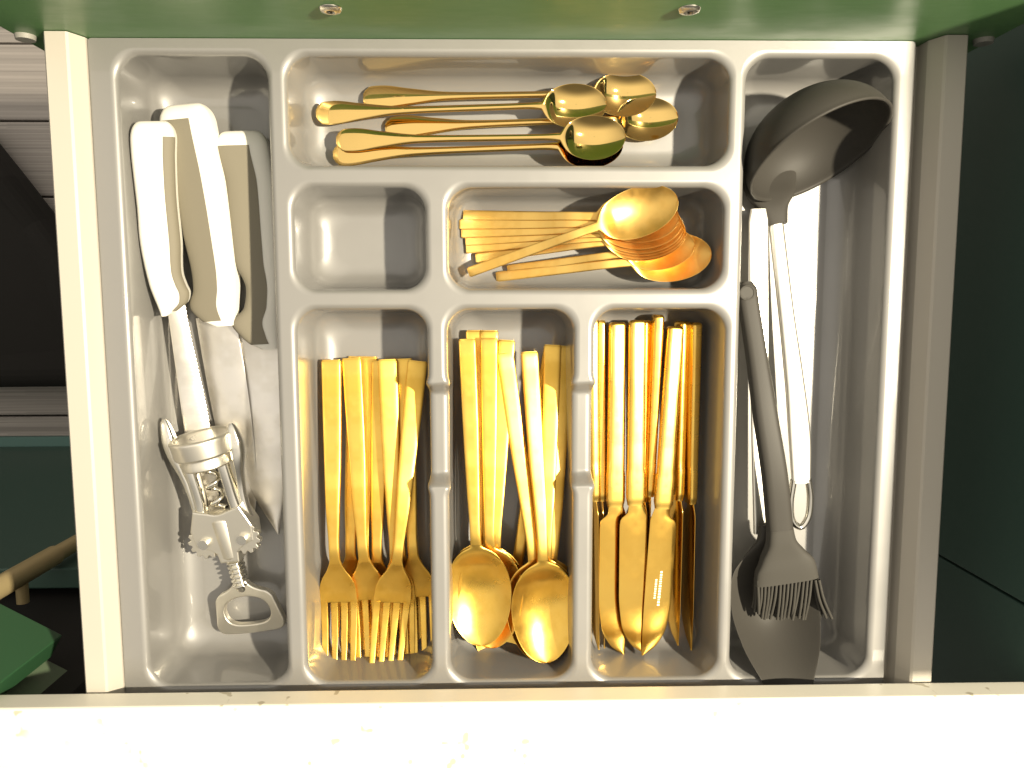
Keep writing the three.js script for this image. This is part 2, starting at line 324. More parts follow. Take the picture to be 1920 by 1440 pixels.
  const open = [holes.A, holes.B, holes.C, holes.D, holes.E, [...F.slice(0, rt + 1), ...G.slice(c1, rt + 1), ...H.slice(c1), ...H.slice(0, c0 + 1), ...G.slice(0, c0 + 1)]].map((h) => h.slice().reverse());
  open.forEach((h) => all.push(...h));
  const tri = THREE.ShapeUtils.triangulateShape(outer.map((p) => new THREE.Vector2(p[0], p[1])), open.map((h) => h.map((p) => new THREE.Vector2(p[0], p[2]))));
  const pos = [], idx = [], uv = []; all.forEach((p) => { pos.push(...p); uv.push(p[0], p[2]); });
  for (const [a, b, c] of tri) { // keep faces turned up
    const A = all[a], B = all[b], C = all[c], ny = (B[2] - A[2]) * (C[0] - A[0]) - (B[0] - A[0]) * (C[2] - A[2]);
    ny > 0 ? idx.push(a, b, c) : idx.push(a, c, b);
  }
  for (const [l, r] of [[F, G], [G, H]]) for (let j = 0; j <= nzF; j++) {
    const a = l[(rt + j) % l.length], b = r[c1 - j], o = pos.length / 3; pos.push(...a, ...b); uv.push(a[0], a[2], b[0], b[2]); all.push(a, b);
    if (j) idx.push(o - 2, o, o - 1, o - 1, o, o + 1);
  }
  const no = outer.length; let prev = 0, base = all.length;
  for (const [t, y] of [[0.001, -0.0004], [0.0016, -0.0015], [0.0017, -0.008]]) {
    outer.forEach(([x, z]) => { const q = [x + (x > 0 ? t : -t) * (Math.abs(x) > 0.25 ? 1 : 0), y, z]; pos.push(...q); uv.push(q[0], q[2]); });
    for (let k = 0; k < no; k++) { const a = prev + k, b = prev + (k + 1) % no, c = base + k, d = base + (k + 1) % no; idx.push(a, b, c, b, d, c); }
    prev = base; base += no;
  }
  const g = new THREE.BufferGeometry(); g.setAttribute('position', new THREE.Float32BufferAttribute(pos, 3)); g.setAttribute('uv', new THREE.Float32BufferAttribute(uv, 2)); g.setIndex(idx); g.computeVertexNormals();
  const N = g.attributes.normal; for (let k = 0; k < all.length; k++) if (all[k][1] > -0.00005) N.setXYZ(k, 0, 1, 0);
  part('rim', g, M.tray, tray);
}

// ---------------------------------------------------------------- cutlery, one of each kind, laid from handle end (s = 0) to tip
function ellW(s, a, b, c, W, p = 2) { if (s <= a || s >= b) return 0; const t = s < c ? (c - s) / (c - a) : (s - c) / (b - c); return W * Math.sqrt(Math.max(0, 1 - t ** p)); }
const smax = (a, b, k) => { const h = Math.max(0, k - Math.abs(a - b)) / k; return Math.max(a, b) + h * h * k / 4; };
const FORK = 0.205, SPOON = 0.203, TEA = 0.145, LATTE = 0.188, KNIFE = 0.228;
function makeFork() {
  const t = thing('fork', '', 'fork', 'brushed gold dinner forks');
  const W = curve([[0, 0.0063], [0.05, 0.0057], [0.10, 0.0042], [0.118, 0.0033], [0.128, 0.0034], [0.136, 0.0058], [0.143, 0.0098], [0.149, 0.0117], [0.158, 0.0123], [0.16, 0.0124]]);
  const Y = curve([[0, 0.0015], [0.06, 0.006], [0.10, 0.0105], [0.12, 0.0105], [0.14, 0.0055], [0.155, 0.0022], [0.165, 0.0012], [0.185, 0.0035], [0.205, 0.0085]]);
  const T = curve([[0, 0.0034], [0.1, 0.0036], [0.125, 0.003], [0.145, 0.0018], [0.205, 0.0014]]);
  const D = curve([[0.128, 0], [0.145, 0.001], [0.16, 0.0014]]);
  const ss = [0, 0.0006, 0.0012, ...span(0.004, 0.16, 78)];
  const L = loft(ss, (s) => ({ w: W(s) - (s < 0.001 ? 0.0005 : 0), th: T(s) - (s < 0.001 ? 0.0008 : 0), y: Y(s), dish: D(s), n: 4.6 }), 48);
  const j = ss.findIndex((s) => s > 0.13);
  part('handle', cut(L, 0, j, { capB: false }), M.goldMatte, t);
  const head = part('head', cut(L, j, ss.length - 1, { capA: false }), M.goldHead, t);
  for (let i = 0; i < 4; i++) {
    const zc = (-1.5 + i) * 0.00655, sp = (-1.5 + i) * 0.0006;
    const tl = loft([...span(0.1592, 0.2, 18), 0.202, 0.2036, 0.2046, 0.205], (s) => {
      const u = (s - 0.1592) / 0.0458, w = (0.00252 - 0.0008 * u) * Math.sqrt(Math.max(0.02, 1 - Math.max(0, (s - 0.2) / 0.005) ** 2));
      const z = zc - sp * u; return { w, th: T(s), y: Y(s) + 0.0014 * ((z / 0.0124) ** 2 - 1), z, n: 4 };
    }, 20);
    part('tine', cut(tl, 0, tl.P.length - 1), M.goldHead, head);
  }
  return t;
}
function makeSpoon(name, label, cat, group, mat, q) {
  const t = thing(name, label, cat, group), { len, b0, W, c, dep, Wh, Y, T, n } = q;
  const ss = [0, 0.0006, 0.0012, ...span(0.004, b0 - 0.006, 60), ...span(b0 - 0.005, b0 + (len - b0) * 0.5, 34), ...tipSpan(b0 + (len - b0) * 0.52, len - 0.00005, 34)];
  const wh = (s) => Wh(s), f = (s) => {
    const u = Math.max(0, (s - b0) / (len - b0)), e = ellW(s, b0, len, b0 + (len - b0) * c, W), hw = s > b0 + 0.02 ? 0 : wh(s) * (1 - sm(s, b0 + 0.006, b0 + 0.02));
    const w = s > b0 + 0.02 ? e : smax(hw, e, 0.004);
    return { w: Math.max(w, 0.0004) - (s < 0.001 ? 0.0005 : 0), th: T(s) - (s < 0.001 ? 0.0008 : 0), y: Y(s), dish: dep * Math.max(0, 1 - ((u - 0.52) / 0.52) ** 2) * sm(u, 0, 0.22), n: n(s) };
  };
  const L = loft(ss, f, 56), j = ss.findIndex((s) => s > b0 - 0.002);
  part('handle', cut(L, 0, j, { capB: false }), mat, t);
  part('bowl', cut(L, j, ss.length - 1, { capA: false }), mat === M.goldMatte ? M.goldHead : mat, t);
  return t;
}
const makeTable = () => makeSpoon('tablespoon', '', 'tablespoon', 'brushed gold tablespoons', M.goldMatte, {
  len: SPOON, b0: 0.135, W: 0.0213, c: 0.46, dep: 0.0085,
  Wh: curve([[0, 0.0056], [0.05, 0.0052], [0.1, 0.0041], [0.12, 0.0034], [0.135, 0.0036]]),
  Y: curve([[0, 0.0015], [0.06, 0.0075], [0.105, 0.0145], [0.125, 0.0155], [0.145, 0.0118], [0.17, 0.0095], [0.203, 0.0108]]),
  T: curve([[0, 0.0034], [0.1, 0.0036], [0.125, 0.003], [0.145, 0.0016], [0.203, 0.0013]]), n: (s) => 4.6 - 2.6 * sm(s, 0.11, 0.14),
});
const makeTea = () => makeSpoon('teaspoon', '', 'teaspoon', 'brushed gold teaspoons', M.goldWarm, {
  len: TEA, b0: 0.092, W: 0.0158, c: 0.5, dep: 0.0068,
  Wh: curve([[0, 0.0035], [0.05, 0.0031], [0.08, 0.0028], [0.092, 0.003]]),
  Y: curve([[0, 0.0015], [0.05, 0.006], [0.078, 0.011], [0.09, 0.0113], [0.105, 0.009], [0.12, 0.008], [0.145, 0.0095]]),
  T: curve([[0, 0.002], [0.08, 0.0026], [0.1, 0.0015], [0.145, 0.0012]]), n: (s) => 4.4 - 2.4 * sm(s, 0.078, 0.1),
});
const makeLatte = () => makeSpoon('latte_spoon', '', 'spoon', 'long polished gold latte spoons', M.goldPolish, {
  len: LATTE, b0: 0.147, W: 0.0138, c: 0.5, dep: 0.0058,
  Wh: curve([[0, 0.003], [0.0015, 0.0048], [0.005, 0.0072], [0.012, 0.0075], [0.03, 0.0053], [0.055, 0.0026], [0.08, 0.0019], [0.135, 0.0017], [0.147, 0.0025]]),
  Y: curve([[0, 0.0016], [0.02, 0.0035], [0.07, 0.006], [0.125, 0.0085], [0.142, 0.0095], [0.155, 0.0078], [0.17, 0.0068], [0.188, 0.0082]]),
  T: curve([[0, 0.0016], [0.02, 0.0026], [0.06, 0.003], [0.14, 0.003], [0.155, 0.0014], [0.188, 0.0012]]), n: () => 2,
});
function makeKnife() {
  const t = thing('table_knife', '', 'table knife', 'gold table knives');
  const ss = [0, 0.0005, 0.0012, 0.002, ...span(0.004, 0.118, 30), ...span(0.119, 0.124, 5)];
  const L = loft(ss, (s) => { const e = s < 0.002 ? 0.7 + 0.3 * Math.sqrt(s / 0.002) : 1 - 0.14 * sm(s, 0.119, 0.124); return { w: (0.0058 + 0.0005 * sm(s, 0.1, 0)) * e, th: (0.0078 - 0.0014 * s / 0.124) * e, y: 0.0034, n: 3.6 }; }, 44);
  part('handle', cut(L, 0, ss.length - 1), M.goldKnife, t);
  const spine = curve([[0.122, -0.0049], [0.134, -0.0082], [0.2, -0.0085], [0.228, -0.0078]]), edge = curve([[0.122, 0.0047], [0.1285, 0.005], [0.134, 0.0102], [0.14, 0.0109], [0.185, 0.0110], [0.207, 0.009], [0.221, 0.0025], [0.228, -0.0066]]);
  const bs = span(0.122, 0.228, 60), B = loft(bs, (s) => { const a = spine(s), b = edge(s); return { w: Math.max(0.0003, (b - a) / 2), z: (a + b) / 2, th: 0.0022 - 0.0009 * sm(s, 0.13, 0.228), y: 0.0034, n: 2.6, edge: 0.45 }; }, 32);
  part('blade', cut(B, 0, bs.length - 1), M.goldBlade, t);
  return t;
}
// lay a set: rows of [tail, tip, label, roll]
function set(make, len, rows) {
  let first;
  for (const [a, b, label, roll] of rows) { const o = first ? copy(first, label) : (first = make()); o.userData.label = label; lay(o, a, b, len, roll ?? 0); if (label.includes('etched with')) etch(o); }
}
set(makeLatte, LATTE, [
  [[-0.0989, -0.043, -0.1899], [0.0975, -0.0405, -0.1908], 'polished gold latte spoon lying farthest from the countertop, nearest the green front'],
  [[-0.1295, -0.0375, -0.1784], [0.063, -0.029, -0.1809], 'polished gold latte spoon reaching farthest left, its bowl on top of two others'],
  [[-0.0847, -0.0445, -0.1706], [0.1135, -0.0455, -0.1765], 'polished gold latte spoon with the shortest visible handle and bowl farthest right'],
  [[-0.1158, -0.034, -0.1603], [0.0744, -0.019, -0.1582], 'polished gold latte spoon lying on the one nearest the divider'],
  [[-0.119, -0.038, -0.1517], [0.0738, -0.0255, -0.1548], 'polished gold latte spoon nearest the divider, its bowl underneath another'],
]);
set(makeTea, TEA, [
  [[-0.0097, -0.044, -0.0704], [0.1342, -0.027, -0.0849], 'matte gold teaspoon nearest the divider, its bowl lowest and farthest right'],
  [[-0.0019, -0.0435, -0.0755], [0.1224, -0.0227, -0.0907], 'matte gold teaspoon whose bowl lies just above the lowest one'],
  [[-0.0237, -0.043, -0.0832], [0.1158, -0.021, -0.0983], 'matte gold teaspoon, fourth from the divider by its handle'],
  [[-0.0302, -0.0425, -0.0897], [0.1151, -0.0197, -0.0988], 'matte gold teaspoon in the middle of the row of handles'],
  [[-0.0305, -0.042, -0.0948], [0.114, -0.0184, -0.0998], 'matte gold teaspoon, fourth handle from the top of its compartment'],
  [[-0.0334, -0.0415, -0.1002], [0.113, -0.017, -0.1007], 'matte gold teaspoon, third handle from the top of its compartment'],
  [[-0.0344, -0.041, -0.1059], [0.1115, -0.0153, -0.1026], 'matte gold teaspoon, second handle from the top, reaching farthest left'],
  [[-0.0318, -0.0405, -0.112], [0.1094, -0.0127, -0.1058], 'matte gold teaspoon with the topmost straight handle of its row'],
  [[-0.0285, -0.03, -0.0729], [0.107, -0.0095, -0.1187], 'matte gold teaspoon lying diagonally on top of all the others'],
]);
set(makeFork, FORK, [
  [[-0.1083, -0.0525, -0.0148], [-0.1196, -0.0525, 0.2123], 'gold fork at the bottom of the pile under the left one'],
  [[-0.1015, -0.0525, -0.0148], [-0.1082, -0.0525, 0.2137], 'gold fork at the bottom of the pile near its middle'],
  [[-0.0833, -0.0525, -0.0132], [-0.0769, -0.0525, 0.2128], 'gold fork lying low, its handle lit right of the middle'],
  [[-0.091, -0.048, -0.012], [-0.0989, -0.049, 0.2121], 'gold fork with its narrow handle end in the centre of the pile'],
  [[-0.0756, -0.045, -0.0137], [-0.0662, -0.045, 0.2085], 'gold fork whose head is the one farthest right'],
  [[-0.1111, -0.043, -0.0144], [-0.0999, -0.0405, 0.2091], 'gold fork second from left on top, leaning right'],
  [[-0.1246, -0.04, -0.0135], [-0.1231, -0.0365, 0.2089], 'leftmost gold fork on top of the pile'],
  [[-0.0857, -0.04, -0.0137], [-0.0825, -0.0435, 0.2112], 'gold fork with the broad handle end in the middle', -0.14],
  [[-0.0646, -0.0365, -0.0128], [-0.0913, -0.0345, 0.2083], 'gold fork on top leaning left, its handle end at the far right', -0.14],
]);
set(makeTable, SPOON, [
  [[0.0301, -0.0525, -0.02], [-0.0099, -0.0525, 0.2133], 'gold tablespoon at the bottom, its bowl tip showing between the two stacks'],
  [[-0.0251, -0.0415, -0.0335], [-0.0217, -0.0375, 0.1885], 'gold tablespoon third down in the left stack'],
  [[-0.0147, -0.039, -0.0335], [-0.0167, -0.034, 0.1886], 'gold tablespoon under the left stack with its handle end peeking out behind'],
  [[-0.0029, -0.037, -0.0269], [-0.0159, -0.0305, 0.1882], 'gold tablespoon with its handle leaning right out of the left stack'],
  [[-0.015, -0.0335, -0.0286], [-0.0143, -0.027, 0.1866], 'gold tablespoon second from top of the left stack', 0.04],
  [[-0.0299, -0.0295, -0.0281], [-0.0207, -0.023, 0.1831], 'gold tablespoon on top of the left stack', 0.04],
  [[0.0374, -0.0395, -0.0226], [0.0195, -0.0355, 0.2001], 'gold tablespoon farthest right by its handle end', -0.14],
  [[0.0289, -0.0365, -0.0235], [0.0204, -0.032, 0.1989], 'gold tablespoon third from right by its handle, in the right stack'],
  [[-0.0044, -0.0355, -0.0185], [0.0214, -0.0285, 0.1976], 'gold tablespoon with its bright handle slanting right into the right stack', -0.14],
  [[0.0124, -0.0315, -0.0191], [0.0222, -0.024, 0.1963], 'gold tablespoon on top of the right stack', -0.14],
]);
const E = Math.PI / 2;
function etch(knife) {
  const bits = [];
  for (const [s0, s1, z, w] of [[0.1678, 0.1925, 0.0021, 0.0019], [0.1735, 0.1865, -0.0012, 0.0017]]) for (let s = s0; s < s1;) {
    const l = 0.0006 + rnd() * 0.001, g = new THREE.BoxGeometry(l, 0.0003, w * (0.75 + 0.25 * rnd())); g.translate(s + l / 2, 0.00255, z - (s - s0) * 0.03); bits.push(g); s += l + 0.0007;
  }
  part('etched_lettering', mergeGeometries(bits), M.etch, knife);
}
set(makeKnife, KNIFE, [
  [[0.06, -0.04, -0.041], [0.0641, -0.04, 0.1955], 'leftmost gold table knife, standing on its edge against the wall', E - 0.25],
  [[0.0737, -0.0415, -0.0387], [0.0731, -0.037, 0.2007], 'second gold table knife from the left, lying flat', -0.12],
  [[0.0665, -0.046, -0.0401], [0.0712, -0.046, 0.1975], 'gold table knife on its edge, deep between the two leftmost', E],
  [[0.0867, -0.037, -0.0403], [0.087, -0.0325, 0.1979], 'third gold table knife from the left, its notched blade lying flat on top', -0.12],
  [[0.097, -0.044, -0.0401], [0.0971, -0.047, 0.1983], 'gold table knife tilted on its edge in the middle of the row', 1.2],
  [[0.1054, -0.036, -0.0439], [0.1, -0.046, 0.193], 'gold table knife on its edge with a tan lit spine, right of the middle', E],
  [[0.1139, -0.029, -0.036], [0.101, -0.0255, 0.1988], 'gold table knife lying flat on top, its blade etched with tiny letters', Math.PI - 0.13],
  [[0.123, -0.041, -0.0393], [0.1213, -0.044, 0.1948], 'gold table knife under the etched one, second from the right', 1.2],
  [[0.1307, -0.036, -0.0387], [0.1319, -0.042, 0.1977], 'rightmost gold table knife, on its edge and mostly in shade', 1.35],
]);

// ---------------------------------------------------------------- kitchen knives
// handle outline given as left and right curves along the knife, in metres from the butt
function kitchenKnife(label, a, b, len, roll, q) {
  const t = thing('kitchen_knife', label, 'kitchen knife');
  const ss = [...span(0, 1, 14).map((u) => 0.012 * u * u), ...span(0.0135, q.h, 70)];
  const L = loft(ss, (s) => { const l = q.l(s), r = q.r(s), e = s < 0.012 ? Math.sqrt(Math.max(0.005, 1 - (1 - s / 0.012) ** 2)) : 1; return { w: (l + r) / 2 * (0.62 + 0.38 * e), z: (l - r) / 2, th: q.th * (0.3 + 0.7 * e) * (1 - 0.25 * sm(s, q.h * 0.75, q.h)), n: 4, sx: 0 }; }, 64);
  part('handle', cut(L, 0, ss.length - 1), M.white, t);
  const i0 = ss.findIndex((s) => s >= q.g0), i1 = ss.length - 3;
  for (const [k0, k1] of q.grips) part('grip', cut(L, i0, i1, { k0, k1, off: 0.0004 }), M.grip, t);
  const bs = q.serr ? span(q.h - 0.006, len, 420) : span(q.b0 ?? q.h - 0.006, len, 90);
  const B = loft(bs, (s) => {
    const l = q.bl(s), r = q.br(s), bite = q.serr && s < len - 0.02 ? 0.0005 * Math.abs(Math.sin((s - q.h) / 0.0028 * Math.PI)) : 0;
    return { w: Math.max(0.0003, (l + r + bite) / 2), z: (l - r - bite) / 2, th: 0.0021, n: 2, edge: 0.3, y: q.by ?? 0, roll: q.bt ?? 0 };
  }, 28);
  part('blade', cut(B, 0, bs.length - 1), M.blade, t);
  lay(t, a, b, len, roll); return t;
}
// z>0 is to the left of the direction butt -> tip as seen in the picture
kitchenKnife('white handled knife with serrated blade, leftmost of the three', [-0.2295, -0.0165, -0.1686], [-0.2201, -0.0475, 0.1161], 0.291, -0.2, {
  h: 0.126, th: 0.022, g0: 0.009, l: curve([[0, 0.0128], [0.0047, 0.0136], [0.0244, 0.015], [0.0529, 0.0155], [0.0755, 0.0166], [0.104, 0.0145], [0.126, 0.0094]]), r: curve([[0, 0.0128], [0.0047, 0.0134], [0.0244, 0.0112], [0.0529, 0.009], [0.0755, 0.0085], [0.0975, 0.0066], [0.106, 0.0082], [0.1112, 0.0098], [0.1167, 0.0085], [0.1218, 0.0022], [0.126, -0.005]]),
  grips: [[19, 30]], serr: true, bl: curve([[0.118, 0.0065], [0.21, 0.0056], [0.27, 0.004], [0.291, -0.004]]), br: curve([[0.118, 0.0052], [0.126, 0.0054], [0.21, 0.0116], [0.27, 0.012], [0.291, 0.006]]), by: -0.002,
});
kitchenKnife('white handled knife with broad blade, middle one with highest butt', [-0.2111, -0.031, -0.1828], [-0.1886, -0.0495, 0.117], 0.303, 0.1, {
  h: 0.147, th: 0.02, g0: 0.01, l: curve([[0, 0.019], [0.0095, 0.02], [0.0405, 0.0172], [0.087, 0.0143], [0.111, 0.0123], [0.1214, 0.0133], [0.132, 0.018], [0.1426, 0.0105], [0.147, 0.002]]), r: curve([[0, 0.013], [0.0066, 0.0143], [0.0263, 0.0155], [0.0478, 0.017], [0.0733, 0.0177], [0.107, 0.017], [0.147, 0.0115]]),
  grips: [[1, 17]], bl: curve([[0.139, 0.0195], [0.2, 0.0175], [0.26, 0.012], [0.303, 0.002]]), br: curve([[0.139, 0.0095], [0.2, 0.0115], [0.26, 0.009], [0.303, -0.001]]), by: -0.004,
});
kitchenKnife('large chef knife with white and grey handle, rightmost of the three', [-0.1801, -0.04, -0.1674], [-0.1689, -0.0465, 0.1147], 0.28, -0.1, {
  h: 0.1455, th: 0.02, g0: 0.01, l: curve([[0, 0.0168], [0.0105, 0.0174], [0.0344, 0.0125], [0.06, 0.0122], [0.0852, 0.011], [0.1036, 0.0052], [0.1163, 0.0075], [0.1275, 0.0168], [0.135, 0.0123], [0.141, 0.0065], [0.1455, -0.001]]), r: curve([[0, 0.0158], [0.0036, 0.0163], [0.02, 0.018], [0.04, 0.0195], [0.074, 0.0188], [0.1455, 0.0134]]),
  grips: [[1, 17]], bl: curve([[0.134, 0.0297], [0.193, 0.0265], [0.245, 0.0165], [0.28, 0.0004]]), br: curve([[0.134, 0.0138], [0.19, 0.0125], [0.24, 0.0075], [0.28, 0.0006]]), by: -0.006, b0: 0.1335,
});

// ---------------------------------------------------------------- winged corkscrew
{
  const t = thing('corkscrew', 'silver winged corkscrew with bottle opener ring, lying below the knives', 'corkscrew');
  const lathe = (pts, n = 48) => { const g = new THREE.LatheGeometry(pts.map((p) => new THREE.Vector2(p[1], p[0])), n); g.rotateZ(-Math.PI / 2); return g; };
  // own axis +x from cap to opener; z across
  const cap = part('cap', lathe([[0.0012, 0], [0.0012, 0.0165], [0.0003, 0.0172], [0, 0.0186], [0.0008, 0.0197], [0.002, 0.02], [0.0035, 0.0196], [0.0115, 0.0193], [0.0128, 0.0187], [0.0132, 0.0172], [0.0132, 0]], 64), M.satin, t);
  const dots = []; for (let i = 0; i < 9; i++) { const a = 0.2 + i * 0.24, g = new THREE.SphereGeometry(0.0008, 8, 6); g.scale(0.4, 1, 1.2); g.translate(0.0012, 0.0062 * Math.cos(a), 0.0062 * Math.sin(a)); dots.push(g); }
  part('embossed_mark', mergeGeometries(dots), M.chrome, cap);
  part('collar', lathe([[0.0132, 0.0155], [0.0148, 0.0148], [0.016, 0.0158], [0.0198, 0.0162], [0.0208, 0.0157], [0.0208, 0.012], [0.0132, 0.012]]), M.satin, t);
  for (const s of [-1, 1]) { // two uprights of the frame
    const L = loft(span(0.019, 0.064, 16), (x) => ({ w: 0.0037, th: 0.011 - 0.002 * sm(x, 0.019, 0.05), z: s * (0.0115 + 0.0015 * sm(x, 0.04, 0.064)), y: 0.001, n: 3.2 }), 24);
    part('frame_upright', cut(L, 0, 16), M.chrome, t);
  }
  const bell = new THREE.Shape(); bell.moveTo(0.051, -0.0155); bell.lineTo(0.064, -0.0205); bell.lineTo(0.074, -0.0195); bell.quadraticCurveTo(0.077, -0.01, 0.0815, -0.0065); bell.lineTo(0.0875, -0.0056);
  bell.lineTo(0.0875, 0.0056); bell.lineTo(0.0815, 0.0065); bell.quadraticCurveTo(0.077, 0.01, 0.074, 0.0195); bell.lineTo(0.064, 0.0205); bell.lineTo(0.051, 0.0155); bell.lineTo(0.0535, 0.006); bell.quadraticCurveTo(0.056, 0, 0.0535, -0.006); bell.lineTo(0.051, -0.0155);
  const bg = new THREE.ExtrudeGeometry(bell, { depth: 0.011, bevelEnabled: true, bevelSize: 0.0012, bevelThickness: 0.0014, bevelSegments: 4, curveSegments: 12 }); bg.rotateX(Math.PI / 2); bg.translate(0, 0.0055, 0);
  part('gear_housing', bg, M.satin, t);
  part('rack_sleeve', lathe([[0.057, 0.006], [0.059, 0.0085], [0.085, 0.0078], [0.087, 0.0066], [0.087, 0.003]], 32), M.satin, t);
  const rack = [[0.086, 0.0038]]; for (let i = 0; i < 6; i++) { const x = 0.0895 + i * 0.0034; rack.push([x, 0.0038], [x + 0.0006, 0.0058], [x + 0.0016, 0.0058], [x + 0.0024, 0.0038]); } rack.push([0.111, 0.0042], [0.113, 0.003]);
  part('toothed_rack', lathe(rack, 32), M.chrome, t);
  const worm = []; for (let i = 0; i <= 60; i++) { const u = i / 60, a = u * Math.PI * 2 * 2.6, r = 0.0042 * (1 - 0.8 * sm(u, 0.0, 0.12) * 0 - 0.9 * sm(0.1 - u, 0, 0.1)); worm.push([0.022 + u * 0.031, r * Math.cos(a), r * Math.sin(a)]); }
  part('worm', tube(worm, 0.0015, 160, 10), M.chrome, t);
  for (const s of [-1, 1]) {
    const lv = thing_lever(s); t.add(lv);
  }
  function thing_lever(s) {
    const ss = [...span(-0.0135 + (s < 0 ? 0.009 : 0), 0.068, 44)], x0 = ss[0];
    const L = loft(ss, (x) => { const u = (x - x0) / (0.068 - x0); return { w: (0.0012 + 0.0034 * Math.sqrt(Math.min(1, u * 6))) * (1 - 0.42 * sm(u, 0.25, 0.5)) * (1 + 0.35 * sm(u, 0.75, 1)), th: (0.0015 + 0.008 * Math.sqrt(Math.min(1, u * 5))) * (1 - 0.35 * sm(u, 0.3, 0.6)), z: s * (0.0218 - 0.0055 * sm(u, 0.15, 0.75) + 0.001 * u), y: -0.001, n: 2.6 }; }, 24);
    const lm = new THREE.Mesh(cut(L, 0, ss.length - 1), M.chrome); lm.name = 'lever'; lm.castShadow = lm.receiveShadow = true;
    const sh = new THREE.Shape(), nT = 13; for (let i = 0; i <= nT * 4; i++) { const a = i / (nT * 4) * Math.PI * 2, r = [0.0092, 0.0112, 0.0112, 0.0092][i % 4]; i ? sh.lineTo(r * Math.cos(a), r * Math.sin(a)) : sh.moveTo(r * Math.cos(a), r * Math.sin(a)); }
    const g = new THREE.ExtrudeGeometry(sh, { depth: 0.003, bevelEnabled: true, bevelSize: 0.0004, bevelThickness: 0.0005, bevelSegments: 2 }); g.rotateX(Math.PI / 2); g.translate(0.0722, 0.0062, s * 0.0135); part('gear', g, M.satin, lm);
    const pin = new THREE.CylinderGeometry(0.0034, 0.0037, 0.016, 24); pin.translate(0.0725, 0.0018, s * 0.0135); part('pivot_pin', pin, M.chrome, lm);
    return lm;
  }
  const o = new THREE.Shape(); o.moveTo(0.106, -0.0036); o.quadraticCurveTo(0.1115, -0.006, 0.1145, -0.0155); o.quadraticCurveTo(0.116, -0.0185, 0.119, -0.0198); o.lineTo(0.1365, -0.0232); o.quadraticCurveTo(0.1418, -0.0235, 0.1428, -0.019); o.quadraticCurveTo(0.1445, 0, 0.1428, 0.019);
  o.quadraticCurveTo(0.1418, 0.0235, 0.1365, 0.0232); o.lineTo(0.119, 0.0198); o.quadraticCurveTo(0.116, 0.0185, 0.1145, 0.0155); o.quadraticCurveTo(0.1115, 0.006, 0.106, 0.0036); o.closePath();
  const h = new THREE.Path(); h.moveTo(0.1168, -0.008); h.quadraticCurveTo(0.1145, 0, 0.1168, 0.008); h.quadraticCurveTo(0.119, 0.0155, 0.1262, 0.0172); h.quadraticCurveTo(0.1372, 0.0185, 0.1386, 0.008); h.quadraticCurveTo(0.1394, 0, 0.1386, -0.008); h.quadraticCurveTo(0.1372, -0.0185, 0.1262, -0.0172); h.quadraticCurveTo(0.119, -0.0155, 0.1168, -0.008); o.holes.push(h);
  const og = new THREE.ExtrudeGeometry(o, { depth: 0.0028, bevelEnabled: true, bevelSize: 0.0011, bevelThickness: 0.0012, bevelSegments: 4, curveSegments: 24 }); og.rotateX(Math.PI / 2); og.translate(0, 0.0014, 0);
  part('bottle_opener', og, M.satin, t);
  lay(t, [-0.2115, -0.0235, 0.0361], [-0.1883, -0.0425, 0.1743], 0.135, 0.12);
}

